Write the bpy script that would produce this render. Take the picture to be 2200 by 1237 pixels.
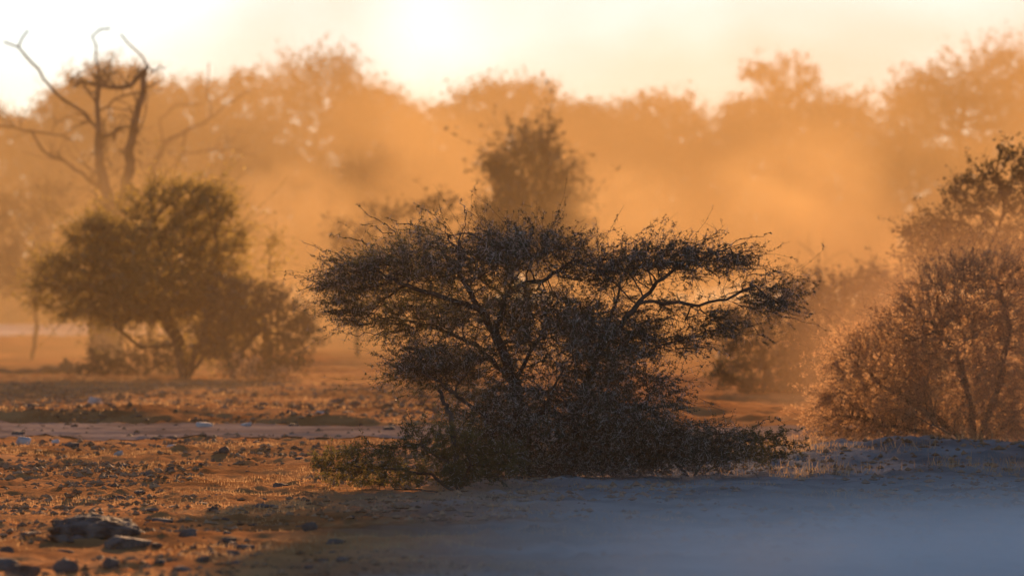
import bpy, math, random
import numpy as np
import bmesh
from mathutils import Vector, noise as mnoise
from math import radians, sin, cos, tan, pi

for o in list(bpy.data.objects):
    bpy.data.objects.remove(o)
S = bpy.context.scene
COL = S.collection
rng = np.random.default_rng(7)

# ------------------------------------------------------------------ camera
F = 11880.0          # focal length in photo pixels (photo 2200 px wide)
HZ = 640.0           # horizon row in the photo
CH = 1.6             # camera height
cam = bpy.data.cameras.new('camera')
cam.sensor_width = 36.0
cam.lens = F / 2200 * 36.0
cam.clip_start = 0.1
cam.clip_end = 20000
cam.dof.use_dof = True
cam.dof.focus_distance = 48.0
cam.dof.aperture_fstop = 2.9
co = bpy.data.objects.new('camera', cam)
COL.objects.link(co)
co.location = (0, 0, CH)
co.rotation_euler = (radians(90) + math.atan((HZ - 618.5) / F), 0, 0)
S.camera = co

# ------------------------------------------------------------------ light
SUN_EL, SUN_AZ = radians(10.0), radians(3.5)      # azimuth to the right of the view
W = bpy.data.worlds.new('World')
S.world = W
W.use_nodes = True
wn = W.node_tree
sky = wn.nodes.new('ShaderNodeTexSky')
sky.sky_type = 'NISHITA'
sky.sun_disc = False
sky.sun_elevation = SUN_EL
sky.sun_rotation = SUN_AZ
sky.altitude = 1100
sky.air_density = 0.68
sky.dust_density = 0.05
sky.ozone_density = 1.2
bg = wn.nodes['Background']
bg.inputs['Strength'].default_value = 0.06
wn.links.new(sky.outputs['Color'], bg.inputs['Color'])

sl = bpy.data.lights.new('sun', 'SUN')
sl.energy = 5.0
sl.angle = radians(0.6)
sl.color = (1.0, 0.56, 0.27)
so = bpy.data.objects.new('sun', sl)
COL.objects.link(so)
so.rotation_euler = (radians(90) - SUN_EL, 0, pi - SUN_AZ)
so.location = (6, 60, 30)

S.view_settings.view_transform = 'Standard'
S.view_settings.look = 'None'
S.view_settings.gamma = 1.0
S.view_settings.use_curve_mapping = False
S.view_settings.exposure = 1.3
S.render.engine = 'CYCLES'
cy = S.cycles
cy.use_denoising = True
cy.max_bounces = 6
cy.diffuse_bounces = 2
cy.glossy_bounces = 1
cy.transmission_bounces = 3
cy.volume_bounces = 3
S.render.filter_size = 1.25
cy.transparent_max_bounces = 8
cy.sample_clamp_indirect = 4.0
cy.volume_step_rate = 1.0
cy.volume_max_steps = 256

# ------------------------------------------------------------------ helpers
def at(px, py, D):
    return np.array(((px - 1100.0) * D / F, D, CH - (py - HZ) * D / F))

def link(o, parent=None):
    COL.objects.link(o)
    if parent is not None:
        o.parent = parent
    return o

def mesh_np(name, verts, faces, mat=None, smooth=False):
    verts = np.asarray(verts, dtype=np.float32).reshape(-1, 3)
    faces = np.asarray(faces, dtype=np.int32)
    n, k = faces.shape
    me = bpy.data.meshes.new(name)
    me.vertices.add(len(verts)); me.vertices.foreach_set('co', verts.ravel())
    me.loops.add(n * k); me.loops.foreach_set('vertex_index', faces.ravel())
    me.polygons.add(n)
    me.polygons.foreach_set('loop_start', np.arange(0, n * k, k, dtype=np.int32))
    me.polygons.foreach_set('use_smooth', np.full(n, smooth))
    me.update(calc_edges=True)
    if mat:
        me.materials.append(mat)
    return me

def obj(name, me, parent=None, **props):
    o = bpy.data.objects.new(name, me)
    for k, v in props.items():
        o[k] = v
    return link(o, parent)

def empty(name, loc, label, cat, group=None):
    o = bpy.data.objects.new(name, None)
    o.empty_display_size = 0.2
    o.location = loc
    o['label'] = label
    o['category'] = cat
    if group:
        o['group'] = group
    return link(o)

def norm(v):
    v = np.asarray(v, dtype=float)
    l = np.linalg.norm(v, axis=-1, keepdims=True)
    return v / np.maximum(l, 1e-9)

# value noise (numpy)
_P = np.random.default_rng(3).random((256, 256))
def vnoise(x, y):
    xi = np.floor(x).astype(int); yi = np.floor(y).astype(int)
    fx = x - xi; fy = y - yi
    fx = fx * fx * (3 - 2 * fx); fy = fy * fy * (3 - 2 * fy)
    a = _P[xi & 255, yi & 255]; b = _P[(xi + 1) & 255, yi & 255]
    c = _P[xi & 255, (yi + 1) & 255]; d = _P[(xi + 1) & 255, (yi + 1) & 255]
    return (a * (1 - fx) + b * fx) * (1 - fy) + (c * (1 - fx) + d * fx) * fy - 0.5
def fbm(x, y, n=4):
    r = 0; a = 1.0
    for i in range(n):
        r = r + a * vnoise(x * 2 ** i + 17.3 * i, y * 2 ** i - 9.1 * i); a *= 0.5
    return r
def sstep(a, b, x):
    t = np.clip((x - a) / (b - a), 0, 1)
    return t * t * (3 - 2 * t)

def ground_h(x, y):
    x = np.asarray(x, float); y = np.asarray(y, float)
    rough = 0.045 * fbm(x * 1.3, y * 0.9, 4) + 0.10 * fbm(x * 0.21 + 5, y * 0.12 + 3, 3)
    ridge = 0.5 - np.abs(fbm(x * 2.3 + 31, y * 1.5 + 7, 3))
    fine = 0.042 * fbm(x * 4.3, y * 3.0, 4) + 0.10 * np.clip(ridge, 0, 1) ** 3 * sstep(-.15, .2, vnoise(x * .5 + 3, y * .3)) + 0.12 * np.clip(vnoise(x * 7, y * 5) - 0.22, 0, 1)
    onpath = sstep(61, 63, y + 0.25 * x) * (1 - sstep(68.0, 69.5, y + 0.25 * x))
    fade = 1 - sstep(160, 300, y)
    rut = -0.05 * (np.exp(-((y + .25 * x - 63.8) / .35) ** 2) + np.exp(-((y + .25 * x - 66.4) / .35) ** 2)) * (0.7 + vnoise(x * .6, y * .3))
    h = rut + (rough * (1 - 0.5 * onpath) + fine * (1 - 0.6 * onpath)) * (0.35 + 0.65 * fade)
    berm = 0.22 * sstep(69.0, 70.2, y + 0.25 * x) * (1 - sstep(71, 80, y))
    h = h + berm * (0.7 + vnoise(x * 0.8, y * 0.8))
    ys = y + 1.2 * vnoise(x * 0.45 + 8, y * 0.1)
    h = h + 0.22 * sstep(0.8, 4.4, x) * np.exp(-((ys - 55.0) / 2.7) ** 2) - 0.10 * sstep(1.5, 4.5, x) * (1 - sstep(40, 52, y)) * sstep(14, 30, y)
    return h

# ------------------------------------------------------------------ materials
def new_mat(name):
    m = bpy.data.materials.new(name)
    m.use_nodes = True
    nt = m.node_tree
    nt.nodes.clear()
    out = nt.nodes.new('ShaderNodeOutputMaterial')
    return m, nt, out

def noise_col(nt, c1, c2, scale, detail=4, lo=0.35, hi=0.65, stretch=None):
    geo = nt.nodes.new('ShaderNodeNewGeometry')
    src = geo.outputs['Position']
    if stretch:
        mp = nt.nodes.new('ShaderNodeMapping')
        mp.inputs['Scale'].default_value = stretch
        nt.links.new(src, mp.inputs['Vector']); src = mp.outputs['Vector']
    nz = nt.nodes.new('ShaderNodeTexNoise')
    nz.inputs['Scale'].default_value = scale
    nz.inputs['Detail'].default_value = detail
    nt.links.new(src, nz.inputs['Vector'])
    rp = nt.nodes.new('ShaderNodeValToRGB')
    rp.color_ramp.elements[0].position = lo
    rp.color_ramp.elements[1].position = hi
    rp.color_ramp.elements[0].color = (*c1, 1)
    rp.color_ramp.elements[1].color = (*c2, 1)
    nt.links.new(nz.outputs['Fac'], rp.inputs['Fac'])
    return rp.outputs['Color'], nz.outputs['Fac'], src

def leaf_mat(name, c1, c2, trans=0.35, scale=3.0, tcol=None, gloss=0.06):
    m, nt, out = new_mat(name)
    col, fac, _ = noise_col(nt, c1, c2, scale, 3)
    d = nt.nodes.new('ShaderNodeBsdfDiffuse'); nt.links.new(col, d.inputs['Color'])
    t = nt.nodes.new('ShaderNodeBsdfTranslucent')
    if tcol:
        t.inputs['Color'].default_value = (*tcol, 1)
    else:
        nt.links.new(col, t.inputs['Color'])
    mx = nt.nodes.new('ShaderNodeMixShader'); mx.inputs[0].default_value = trans
    nt.links.new(d.outputs[0], mx.inputs[1]); nt.links.new(t.outputs[0], mx.inputs[2])
    g = nt.nodes.new('ShaderNodeBsdfGlossy'); g.inputs['Roughness'].default_value = 0.45
    g.inputs['Color'].default_value = (0.9, 0.9, 0.9, 1)
    m2 = nt.nodes.new('ShaderNodeMixShader'); m2.inputs[0].default_value = gloss
    nt.links.new(mx.outputs[0], m2.inputs[1]); nt.links.new(g.outputs[0], m2.inputs[2])
    nt.links.new(m2.outputs[0], out.inputs['Surface'])
    return m

def rough_mat(name, c1, c2, scale, bump=0.0, bscale=20, rough=0.9, stretch=None, lo=0.35, hi=0.65, bdist=0.02, spec=0.2):
    m, nt, out = new_mat(name)
    col, fac, src = noise_col(nt, c1, c2, scale, 6, lo, hi, stretch)
    p = nt.nodes.new('ShaderNodeBsdfPrincipled')
    p.inputs['Roughness'].default_value = rough
    p.inputs['Specular IOR Level'].default_value = spec
    nt.links.new(col, p.inputs['Base Color'])
    if bump:
        nz = nt.nodes.new('ShaderNodeTexNoise'); nz.inputs['Scale'].default_value = bscale
        nz.inputs['Detail'].default_value = 5
        nt.links.new(src, nz.inputs['Vector'])
        b = nt.nodes.new('ShaderNodeBump'); b.inputs['Strength'].default_value = bump
        b.inputs['Distance'].default_value = bdist
        nt.links.new(nz.outputs['Fac'], b.inputs['Height'])
        nt.links.new(b.outputs[0], p.inputs['Normal'])
    nt.links.new(p.outputs[0], out.inputs['Surface'])
    return m

M = {}
M['bark'] = rough_mat('bark', (0.035, 0.028, 0.024), (0.10, 0.085, 0.07), 9, 0.6, 40)
M['deadwood'] = rough_mat('dead_wood', (0.055, 0.04, 0.032), (0.14, 0.105, 0.085), 4, 0.4, 20)
M['thorn'] = rough_mat('thorn', (0.30, 0.28, 0.25), (0.60, 0.56, 0.50), 8, rough=0.6)
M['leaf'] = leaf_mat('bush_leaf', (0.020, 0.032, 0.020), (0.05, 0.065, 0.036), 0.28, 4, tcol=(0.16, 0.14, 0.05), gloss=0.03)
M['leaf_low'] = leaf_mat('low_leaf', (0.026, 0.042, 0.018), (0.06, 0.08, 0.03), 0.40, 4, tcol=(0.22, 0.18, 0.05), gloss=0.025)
M['leaf_mid'] = leaf_mat('tree_leaf', (0.10, 0.09, 0.026), (0.19, 0.16, 0.045), 0.6, 0.9, tcol=(0.45, 0.33, 0.08))
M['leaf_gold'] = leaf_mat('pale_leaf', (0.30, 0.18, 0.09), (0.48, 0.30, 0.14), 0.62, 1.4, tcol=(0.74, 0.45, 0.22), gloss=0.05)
M['leaf_far'] = leaf_mat('far_leaf', (0.05, 0.045, 0.02), (0.10, 0.08, 0.035), 0.30, 0.4)
M['grass'] = leaf_mat('straw', (0.32, 0.19, 0.08), (0.58, 0.38, 0.17), 0.55, 2.0, gloss=0.05)
M['stone_dark'] = rough_mat('dark_stone', (0.05, 0.045, 0.042), (0.13, 0.12, 0.11), 9, 0.8, 26, bdist=0.03)
M['stone_pale'] = rough_mat('pale_stone', (0.34, 0.32, 0.30), (0.58, 0.55, 0.52), 6, 0.6, 20)
M['crumb'] = rough_mat('soil_crumb', (0.16, 0.09, 0.05), (0.42, 0.26, 0.15), 3, spec=0.05)
M['rock'] = rough_mat('weathered_rock', (0.04, 0.032, 0.026), (0.17, 0.14, 0.115), 7.5, 1.0, 22, lo=0.42, hi=0.6, bdist=0.05)

def ground_mat():
    m, nt, out = new_mat('dry_soil')
    c1, f1, src = noise_col(nt, (0.46, 0.20, 0.075), (0.74, 0.39, 0.165), 1.7, 7, 0.3, 0.7)
    c2, f2, _ = noise_col(nt, (0.55, 0.55, 0.55), (1.05, 1.0, 0.95), 0.22, 4, 0.35, 0.65)
    mu = nt.nodes.new('ShaderNodeMixRGB'); mu.blend_type = 'MULTIPLY'; mu.inputs[0].default_value = 1.0
    nt.links.new(c1, mu.inputs[1]); nt.links.new(c2, mu.inputs[2])
    # grey calcrete soil on the right, darkened and spread left to imitate shade
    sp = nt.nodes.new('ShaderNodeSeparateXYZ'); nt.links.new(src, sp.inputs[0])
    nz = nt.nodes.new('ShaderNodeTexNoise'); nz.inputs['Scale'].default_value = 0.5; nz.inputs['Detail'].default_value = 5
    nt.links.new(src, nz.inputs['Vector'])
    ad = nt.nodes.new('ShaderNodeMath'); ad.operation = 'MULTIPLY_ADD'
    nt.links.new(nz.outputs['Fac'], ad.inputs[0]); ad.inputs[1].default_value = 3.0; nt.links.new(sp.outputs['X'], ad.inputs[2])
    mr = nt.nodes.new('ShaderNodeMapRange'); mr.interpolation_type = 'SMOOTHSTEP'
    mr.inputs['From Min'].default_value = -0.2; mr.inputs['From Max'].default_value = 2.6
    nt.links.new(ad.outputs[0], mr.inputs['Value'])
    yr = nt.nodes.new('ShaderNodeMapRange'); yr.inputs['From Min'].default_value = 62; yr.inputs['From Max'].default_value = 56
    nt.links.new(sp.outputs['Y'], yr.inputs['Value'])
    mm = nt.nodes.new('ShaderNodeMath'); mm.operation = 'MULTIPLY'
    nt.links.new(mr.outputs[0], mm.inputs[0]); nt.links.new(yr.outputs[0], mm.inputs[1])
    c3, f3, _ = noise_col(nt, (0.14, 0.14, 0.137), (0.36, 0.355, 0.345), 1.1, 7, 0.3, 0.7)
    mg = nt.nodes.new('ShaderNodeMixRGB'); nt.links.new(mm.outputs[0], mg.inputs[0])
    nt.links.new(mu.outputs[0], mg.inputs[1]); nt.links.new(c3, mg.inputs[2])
    p = nt.nodes.new('ShaderNodeBsdfPrincipled'); p.inputs['Roughness'].default_value = 0.95
    p.inputs['Specular IOR Level'].default_value = 0.0
    nt.links.new(mg.outputs[0], p.inputs['Base Color'])
    bn = nt.nodes.new('ShaderNodeTexNoise'); bn.inputs['Scale'].default_value = 7; bn.inputs['Detail'].default_value = 7
    bn.inputs['Roughness'].default_value = 0.65
    nt.links.new(src, bn.inputs['Vector'])
    b = nt.nodes.new('ShaderNodeBump'); b.inputs['Strength'].default_value = 0.9; b.inputs['Distance'].default_value = 0.08
    nt.links.new(bn.outputs['Fac'], b.inputs['Height']); nt.links.new(b.outputs[0], p.inputs['Normal'])
    nt.links.new(p.outputs[0], out.inputs['Surface'])
    return m
M['ground'] = ground_mat()
M['track'] = rough_mat('track_dust', (0.22, 0.165, 0.135), (0.38, 0.29, 0.24), 0.8, 0.8, 6, 0.95, spec=0.0)
M['pan'] = rough_mat('pale_pan', (0.62, 0.60, 0.57), (0.78, 0.76, 0.73), 0.05, 0, 9, 0.95, spec=0.0)

# ------------------------------------------------------------------ setting
def polar_sheet(name, rads, angs, mat, lift=0.0):
    R, A = np.meshgrid(rads, angs, indexing='ij')
    X = R * np.sin(A); Y = R * np.cos(A)
    Z = ground_h(X, Y) + lift
    far = sstep(600, 1500, R)
    Z = Z * (1 - far)
    nr, na = R.shape
    idx = np.arange(nr * na).reshape(nr, na)
    f = np.stack([idx[:-1, :-1], idx[:-1, 1:], idx[1:, 1:], idx[1:, :-1]], -1).reshape(-1, 4)[:, ::-1]
    me = mesh_np(name, np.stack([X, Y, Z], -1), f, mat, True)
    return obj(name, me, kind='structure')

rads = np.concatenate([[0.05, 3, 8, 14, 18, 21, 24, 26], np.arange(27, 48, 0.09), np.arange(48, 75, 0.14),
                       np.geomspace(75, 140, 190), np.geomspace(143, 400, 70), np.geomspace(420, 2500, 24)])
fa = np.radians(np.arange(-6.6, 6.61, 0.045))
ca = np.radians(np.concatenate([[-180, -150, -120, -90, -60, -40, -28, -20, -14, -10, -8]]))
angs = np.concatenate([ca, fa, -ca[::-1]])
ground = polar_sheet('ground', rads, angs, M['ground'])

# dirt track crossing behind the bush and the pale pan beyond the trees
def strip(name, y0, y1, x0, x1, nx, ny, mat, lift, slant=0.0):
    xs = np.linspace(x0, x1, nx); ys = np.linspace(y0, y1, ny)
    Y, X = np.meshgrid(ys, xs, indexing='ij')
    Y = Y - slant * X
    edge = np.linspace(-1, 1, ny)[:, None]
    Y = Y + edge * 0.5 * vnoise(X * 0.7, Y * 0.02 + 4) * (y1 - y0) * 0.35
    Z = ground_h(X, Y) + lift
    idx = np.arange(nx * ny).reshape(ny, nx)
    f = np.stack([idx[:-1, :-1], idx[:-1, 1:], idx[1:, 1:], idx[1:, :-1]], -1).reshape(-1, 4)
    return obj(name, mesh_np(name, np.stack([X, Y, Z], -1), f, mat, True), kind='structure')
strip('dirt_track', 61.8, 68.9, -16, 16, 420, 80, M['track'], 0.012, 0.25)
strip('salt_pan', 228, 325, -90, -13, 60, 24, M['pan'], 0.05)

# ------------------------------------------------------------------ plants
def in_ellipsoids(ells, n, D, r):
    """sample n points in the union of ellipsoids (px, py, rx, ry[, depth ratio, depth offset m]) at distance D"""
    E = []
    for e in ells:
        dr = e[4] if len(e) > 4 else 0.8
        off = e[5] if len(e) > 5 else 0.0
        c = at(e[0], e[1], D); c[1] += off
        E.append((c, np.array([e[2] * D / F, e[2] * D / F * dr, e[3] * D / F])))
    if not E:
        return np.zeros((0, 3))
    vol = np.array([np.prod(s) ** 0.8 for c, s in E]); vol /= vol.sum()
    out = []
    for (c, s), v in zip(E, vol):
        k = max(3, int(n * v))
        d = norm(r.normal(size=(k, 3))) * (r.random((k, 1)) ** 0.42)
        out.append(c + d * s)
    p = np.concatenate(out)
    return p[p[:, 2] > 0.05]

class Skel:
    def __init__(s, pts):
        s.pos = [np.array(pts[0], float)]; s.par = [-1]
    def path(s, pts, step, start=None):
        """lay a polyline, resampled; starts at node index 'start' or nearest node to its first point"""
        P = np.array(pts, float)
        if start is None:
            start = int(np.argmin(np.linalg.norm(np.array(s.pos) - P[0], axis=1)))
        cur = start
        a = s.pos[cur]
        for b in P[1:] if np.linalg.norm(P[0] - a) < 1e-6 or len(P) > 1 else P:
            L = np.linalg.norm(b - a); n = max(1, int(L / step))
            for i in range(1, n + 1):
                q = a + (b - a) * i / n
                w = np.array(mnoise.noise_vector(Vector(q * (0.6 / step)))) * step * 0.42
                s.pos.append(q + w + rng.normal(size=3) * step * 0.05); s.par.append(cur); cur = len(s.pos) - 1
            a = b
        return cur

def colonize(sk, att, step, infl, kill, iters, bias=(0, 0, 0.0), jit=0.15, r=rng, maxn=17000):
    pos = np.array(sk.pos); par = list(sk.par)
    A = att.copy()
    near = np.zeros(len(A), int); dist = np.full(len(A), 1e9)
    def upd(i0):
        nonlocal near, dist
        new = pos[i0:]
        for c in range(0, len(new), 400):
            blk = new[c:c + 400]
            d = np.linalg.norm(A[:, None, :] - blk[None], axis=2)
            j = d.argmin(1); dm = d[np.arange(len(A)), j]
            m = dm < dist
            dist[m] = dm[m]; near[m] = j[m] + i0 + c
    upd(0)
    bias = np.array(bias)
    for it in range(iters):
        keep = dist > kill
        A = A[keep]; near = near[keep]; dist = dist[keep]
        if len(A) == 0 or len(pos) > maxn:
            break
        act = dist < infl
        if not act.any():
            # bridge: pull the closest node to the closest attractor
            act = dist <= dist.min() + 1e-6
        v = norm(A[act] - pos[near[act]])
        ids, inv = np.unique(near[act], return_inverse=True)
        sm = np.zeros((len(ids), 3)); np.add.at(sm, inv, v)
        d = norm(norm(sm) + bias + r.normal(size=sm.shape) * jit)
        i0 = len(pos)
        pos = np.concatenate([pos, pos[ids] + d * step]); par += list(ids)
        upd(i0)
    sk.pos = list(pos); sk.par = par
    return sk

def radii(par, tip, power, grow=1.0):
    n = len(par); acc = np.zeros(n); r = np.zeros(n)
    for i in range(n - 1, -1, -1):
        r[i] = max(tip, acc[i] ** (1 / power)) if acc[i] > 0 else tip
        if par[i] >= 0:
            acc[par[i]] += (r[i] * grow) ** power
    return r

def frames(d):
    ref = np.tile(np.array([0.28, 0.93, 0.13]), (len(d), 1))
    bad = np.abs((d * norm(ref)).sum(1)) > 0.93
    ref[bad] = (0.9, 0.1, 0.3)
    u = norm(np.cross(d, ref)); v = np.cross(d, u)
    return u, v

def tubes(pos, par, rad, k=5, sel=None):
    pos = np.asarray(pos); par = np.asarray(par); n = len(pos)
    d = np.zeros((n, 3)); has = par >= 0
    d[has] = norm(pos[has] - pos[par[has]])
    main = np.full(n, -1); best = np.zeros(n)
    for i in range(n):
        p = par[i]
        if p >= 0 and rad[i] > best[p]:
            best[p] = rad[i]; main[p] = i
    nd = d.copy(); m = main >= 0
    nd[m] = norm(d[m] + d[main[m]])
    c = np.where(has)[0] if sel is None else np.where(has & sel)[0]
    p = par[c]
    ismain = main[p] == c
    sdir = np.where(ismain[:, None], nd[p], d[c]); srad = np.where(ismain, rad[p], np.minimum(rad[c] * 1.15, rad[p]))
    a = np.arange(k) * 2 * pi / k
    def ring(P, D, R):
        u, v = frames(D)
        return P[:, None] + (u[:, None] * np.cos(a)[None, :, None] + v[:, None] * np.sin(a)[None, :, None]) * R[:, None, None]
    V = np.concatenate([ring(pos[p], sdir, srad), ring(pos[c], nd[c], rad[c])], 1)
    base = (np.arange(len(c)) * 2 * k)[:, None]
    i = np.arange(k); j = (i + 1) % k
    f = np.stack([base + i, base + j, base + k + j, base + k + i], -1).reshape(-1, 4)
    return V.reshape(-1, 3), f

def twig_curves(p0, d0, L, seg, droop, r, wob=0.10):
    """returns points (n, seg+1, 3)"""
    n = len(p0)
    t = np.linspace(0, 1, seg + 1)[None, :, None]
    side = norm(r.normal(size=(n, 3)))
    P = p0[:, None] + d0[:, None] * L[:, None, None] * t + side[:, None] * (L[:, None, None] * wob * 2) * t * t
    P[..., 2] += (droop[:, None] * L[:, None]) * t[..., 0] ** 2
    P[:, 1:] += r.normal(size=(n, seg, 3)) * (L[:, None, None] * 0.025)
    return P

def strip_tubes(P, r0, r1, k=3):
    n, s, _ = P.shape
    D = norm(np.gradient(P, axis=1)).reshape(-1, 3)
    u, v = frames(D)
    R = (r0[:, None] + (r1 - r0)[:, None] * np.linspace(0, 1, s)[None]).reshape(-1)
    a = np.arange(k) * 2 * pi / k
    V = P.reshape(-1, 3)[:, None] + (u[:, None] * np.cos(a)[None, :, None] + v[:, None] * np.sin(a)[None, :, None]) * R[:, None, None]
    idx = np.arange(n * s * k).reshape(n, s, k)
    i = np.arange(k); j = (i + 1) % k
    f = np.stack([idx[:, :-1][:, :, i], idx[:, :-1][:, :, j], idx[:, 1:][:, :, j], idx[:, 1:][:, :, i]], -1).reshape(-1, 4)
    return V.reshape(-1, 3), f

def leaves(C, size, r, aspect=0.45, flat=0.0):
    """rhombic leaf faces centred at C"""
    n = len(C)
    a = norm(r.normal(size=(n, 3)) * np.array([1, 1, 1 - flat])); b = norm(np.cross(a, r.normal(size=(n, 3))))
    s = size * (0.5 + 1.1 * r.random((n, 1)) ** 1.6)
    V = np.stack([C - a * s, C + b * s * aspect, C + a * s, C - b * s * aspect], 1)
    return V.reshape(-1, 3), np.arange(n * 4).reshape(n, 4)

def sample_on(P, n_per, r, tmin=0.1):
    n, s, _ = P.shape
    t = (tmin + (1 - tmin) * r.random((n, n_per))) * (s - 1)
    i = np.minimum(t.astype(int), s - 2); f = (t - i)[..., None]
    rows = np.arange(n)[:, None]
    q = P[rows, i] * (1 - f) + P[rows, i + 1] * f
    d = norm(P[rows, i + 1] - P[rows, i])
    return q.reshape(-1, 3), d.reshape(-1, 3)

def merge(parts):
    V = []; Fc = []; o = 0
    for v, f in parts:
        V.append(v); Fc.append(f + o); o += len(v)
    return np.concatenate(V), np.concatenate(Fc)

def plant(name, label, cat, D, base, trunks, ells, group=None, seed=1, natt=700, step=0.12, infl=0.9, kill=0.22,
          iters=90, bias=(0, 0, 0.05), tip=0.008, power=2.3, twl=0.35, ntw=3, leaf=0.03, nleaf=8, leaf_m='leaf_mid',
          bark='bark', droop=-0.05, spread=1.0, thorn=0, thorn_len=0.05, sprays=(), spread_leaf=0.02, tw_out=0.8,
          k=5, tw_r=0.003, twig_cut=2.2, zup=0.1, y0=None, aspect=0.45, sub=0, bundle=0, patch=0.0, flare=0.0, grow=1.0, longtw=0.0, flatz=1.0, bare=0.0, stubs=0):
    r = np.random.default_rng(seed)
    global rng
    rng = r
    b = at(base[0], base[1], D) if base[1] is not None else np.array(((base[0] - 1100) * D / F, D, 0.0))
    b[2] = float(ground_h(b[0], b[1])) - 0.04
    root = empty(name, b, label, cat, group)
    sk = Skel([b])
    for tr in trunks:
        pts = []
        for q in tr:
            p = at(q[0], q[1], D); p[1] += (q[2] if len(q) > 2 else 0.0); pts.append(p)
        if abs(pts[0][2] - b[2]) < 0.35 and np.linalg.norm(pts[0][:2] - b[:2]) < 0.9:
            pts[0][2] = b[2]
            sk.path([b] + pts, step, 0)
        else:
            sk.path(pts, step)
    ntr = len(sk.pos)
    att = in_ellipsoids(ells, natt, D, r)
    if len(att):
        colonize(sk, att, step, infl, kill, iters, bias, 0.18, r)
    pos = np.array(sk.pos); par = np.array(sk.par)
    rad = radii(par, tip, power, grow)
    if flare:
        hh = np.clip((pos[:, 2] - b[2]) / flare[1], 0, 1)
        rad = rad * (1 + flare[0] * (1 - hh))
    # nodes thick enough are trunk and limbs, the rest twigs
    thick = rad > tip * twig_cut
    thick[:ntr] = True
    V, f = tubes(pos - b, par, rad, k + 2, thick)
    t_o = obj('trunk', mesh_np('trunk', V, f, M[bark], True), root)
    d = np.zeros_like(pos); hs = par >= 0; d[hs] = norm(pos[hs] - pos[par[hs]])
    tw_nodes = np.where((~thick) & hs)[0]
    parts = []
    if len(tw_nodes):
        parts.append(tubes(pos - b, par, rad, 3, ~thick))
    curves = []
    if len(tw_nodes) and ntw > 0:
        if patch:     # leave gaps between the sprays
            pn = np.array([mnoise.noise(Vector(q * 2.6)) + 0.5 * mnoise.noise(Vector(q * 6.0 + 9)) for q in pos[tw_nodes]])
            tw_nodes = tw_nodes[pn > np.quantile(pn, patch)]
        src = np.repeat(tw_nodes, ntw)
        cen = pos[tw_nodes].mean(0)
        outw = norm((pos[src] - cen) * np.array([1, 1, 0.35]))
        dd = norm(d[src] * 0.7 + outw * tw_out + r.normal(size=(len(src), 3)) * 0.55 * spread + np.array([0, 0, zup]))
        dd = norm(dd * np.array([1, 1, flatz]))
        L = twl * (0.45 + 1.0 * r.random(len(src)))
        L = np.where(r.random(len(src)) < longtw, L * 1.9, L)
        P = twig_curves(pos[src], dd, L, 4, np.full(len(src), droop) + r.normal(size=len(src)) * 0.1, r)
        curves.append(P)
        parts.append(strip_tubes(P - b, np.full(len(src), tw_r), np.full(len(src), tw_r * 0.4)))
        if sub:
            q, qd = sample_on(P, sub, r, 0.3)
            dd2 = norm(qd * 0.8 + r.normal(size=qd.shape) * 0.6)
            P2 = twig_curves(q, dd2, twl * 0.4 * (0.5 + r.random(len(q))), 4, r.normal(size=len(q)) * 0.1, r)
            curves.append(P2)
            parts.append(strip_tubes(P2 - b, np.full(len(q), tw_r * 0.7), np.full(len(q), tw_r * 0.3)))
    if stubs:
        c_ = np.where((np.arange(len(pos)) < ntr) & hs & (pos[:, 2] > 2.2) & (pos[:, 2] < 6.8))[0]
        q_ = r.choice(c_, stubs)
        dd = norm(np.cross(d[q_], r.normal(size=(stubs, 3))) + d[q_] * 0.6 + np.array([0, 0, 0.3]))
        P = twig_curves(pos[q_], dd, 0.2 + 0.8 * r.random(stubs) ** 2, 4, r.normal(size=stubs) * 0.25, r, 0.25)
        parts.append(strip_tubes(P - b, np.minimum(rad[q_] * 0.6, 0.035), np.full(stubs, 0.008), 4))
        q2, qd2 = sample_on(P, 2, r, 0.3)
        P2 = twig_curves(q2, norm(qd2 + r.normal(size=qd2.shape) * 0.6), 0.15 + 0.5 * r.random(len(q2)), 4, r.normal(size=len(q2)) * 0.2, r, 0.25)
        parts.append(strip_tubes(P2 - b, np.full(len(q2), 0.014), np.full(len(q2), 0.006), 3))
    sp_curves = []
    for s_ in sprays:      # long single wands reaching out of the crown
        pts = [at(q[0], q[1], D) + np.array([0, (q[2] if len(q) > 2 else 0.0), 0]) for q in s_]
        Pn = []
        pts = np.array(pts)
        seg = np.linspace(0, len(pts) - 1, 13)
        for t in seg:
            i = min(int(t), len(pts) - 2); fr = t - i
            Pn.append(pts[i] * (1 - fr) + pts[i + 1] * fr)
        Pn = np.array(Pn) + r.normal(size=(13, 3)) * 0.012
        sp_curves.append(Pn)
    if sp_curves:
        SP = np.array(sp_curves)
        parts.append(strip_tubes(SP - b, np.full(len(SP), tw_r * 2.0), np.full(len(SP), tw_r * 0.7), 4))
    if parts:
        V, f = merge(parts)
        obj('twigs', mesh_np('twigs', V, f, M[bark], True), root, kind='stuff')
    lp = []; th = []
    for P in curves:
        q, qd = sample_on(P, nleaf if P is curves[0] else max(3, nleaf // 2), r)
        if bundle:
            q = np.repeat(q, bundle, 0)
        lp.append(q + r.normal(size=q.shape) * spread_leaf)
        if thorn:
            th.append(sample_on(P, thorn if P is curves[0] else max(1, thorn // 2), r))
    if sp_curves:
        q, qd = sample_on(SP, 26, r, 0.0)
        if bundle:
            q = np.repeat(q, bundle, 0)
        lp.append(q + r.normal(size=q.shape) * spread_leaf * 0.7)
        if thorn:
            th.append(sample_on(SP, 40, r, 0.0))
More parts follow.
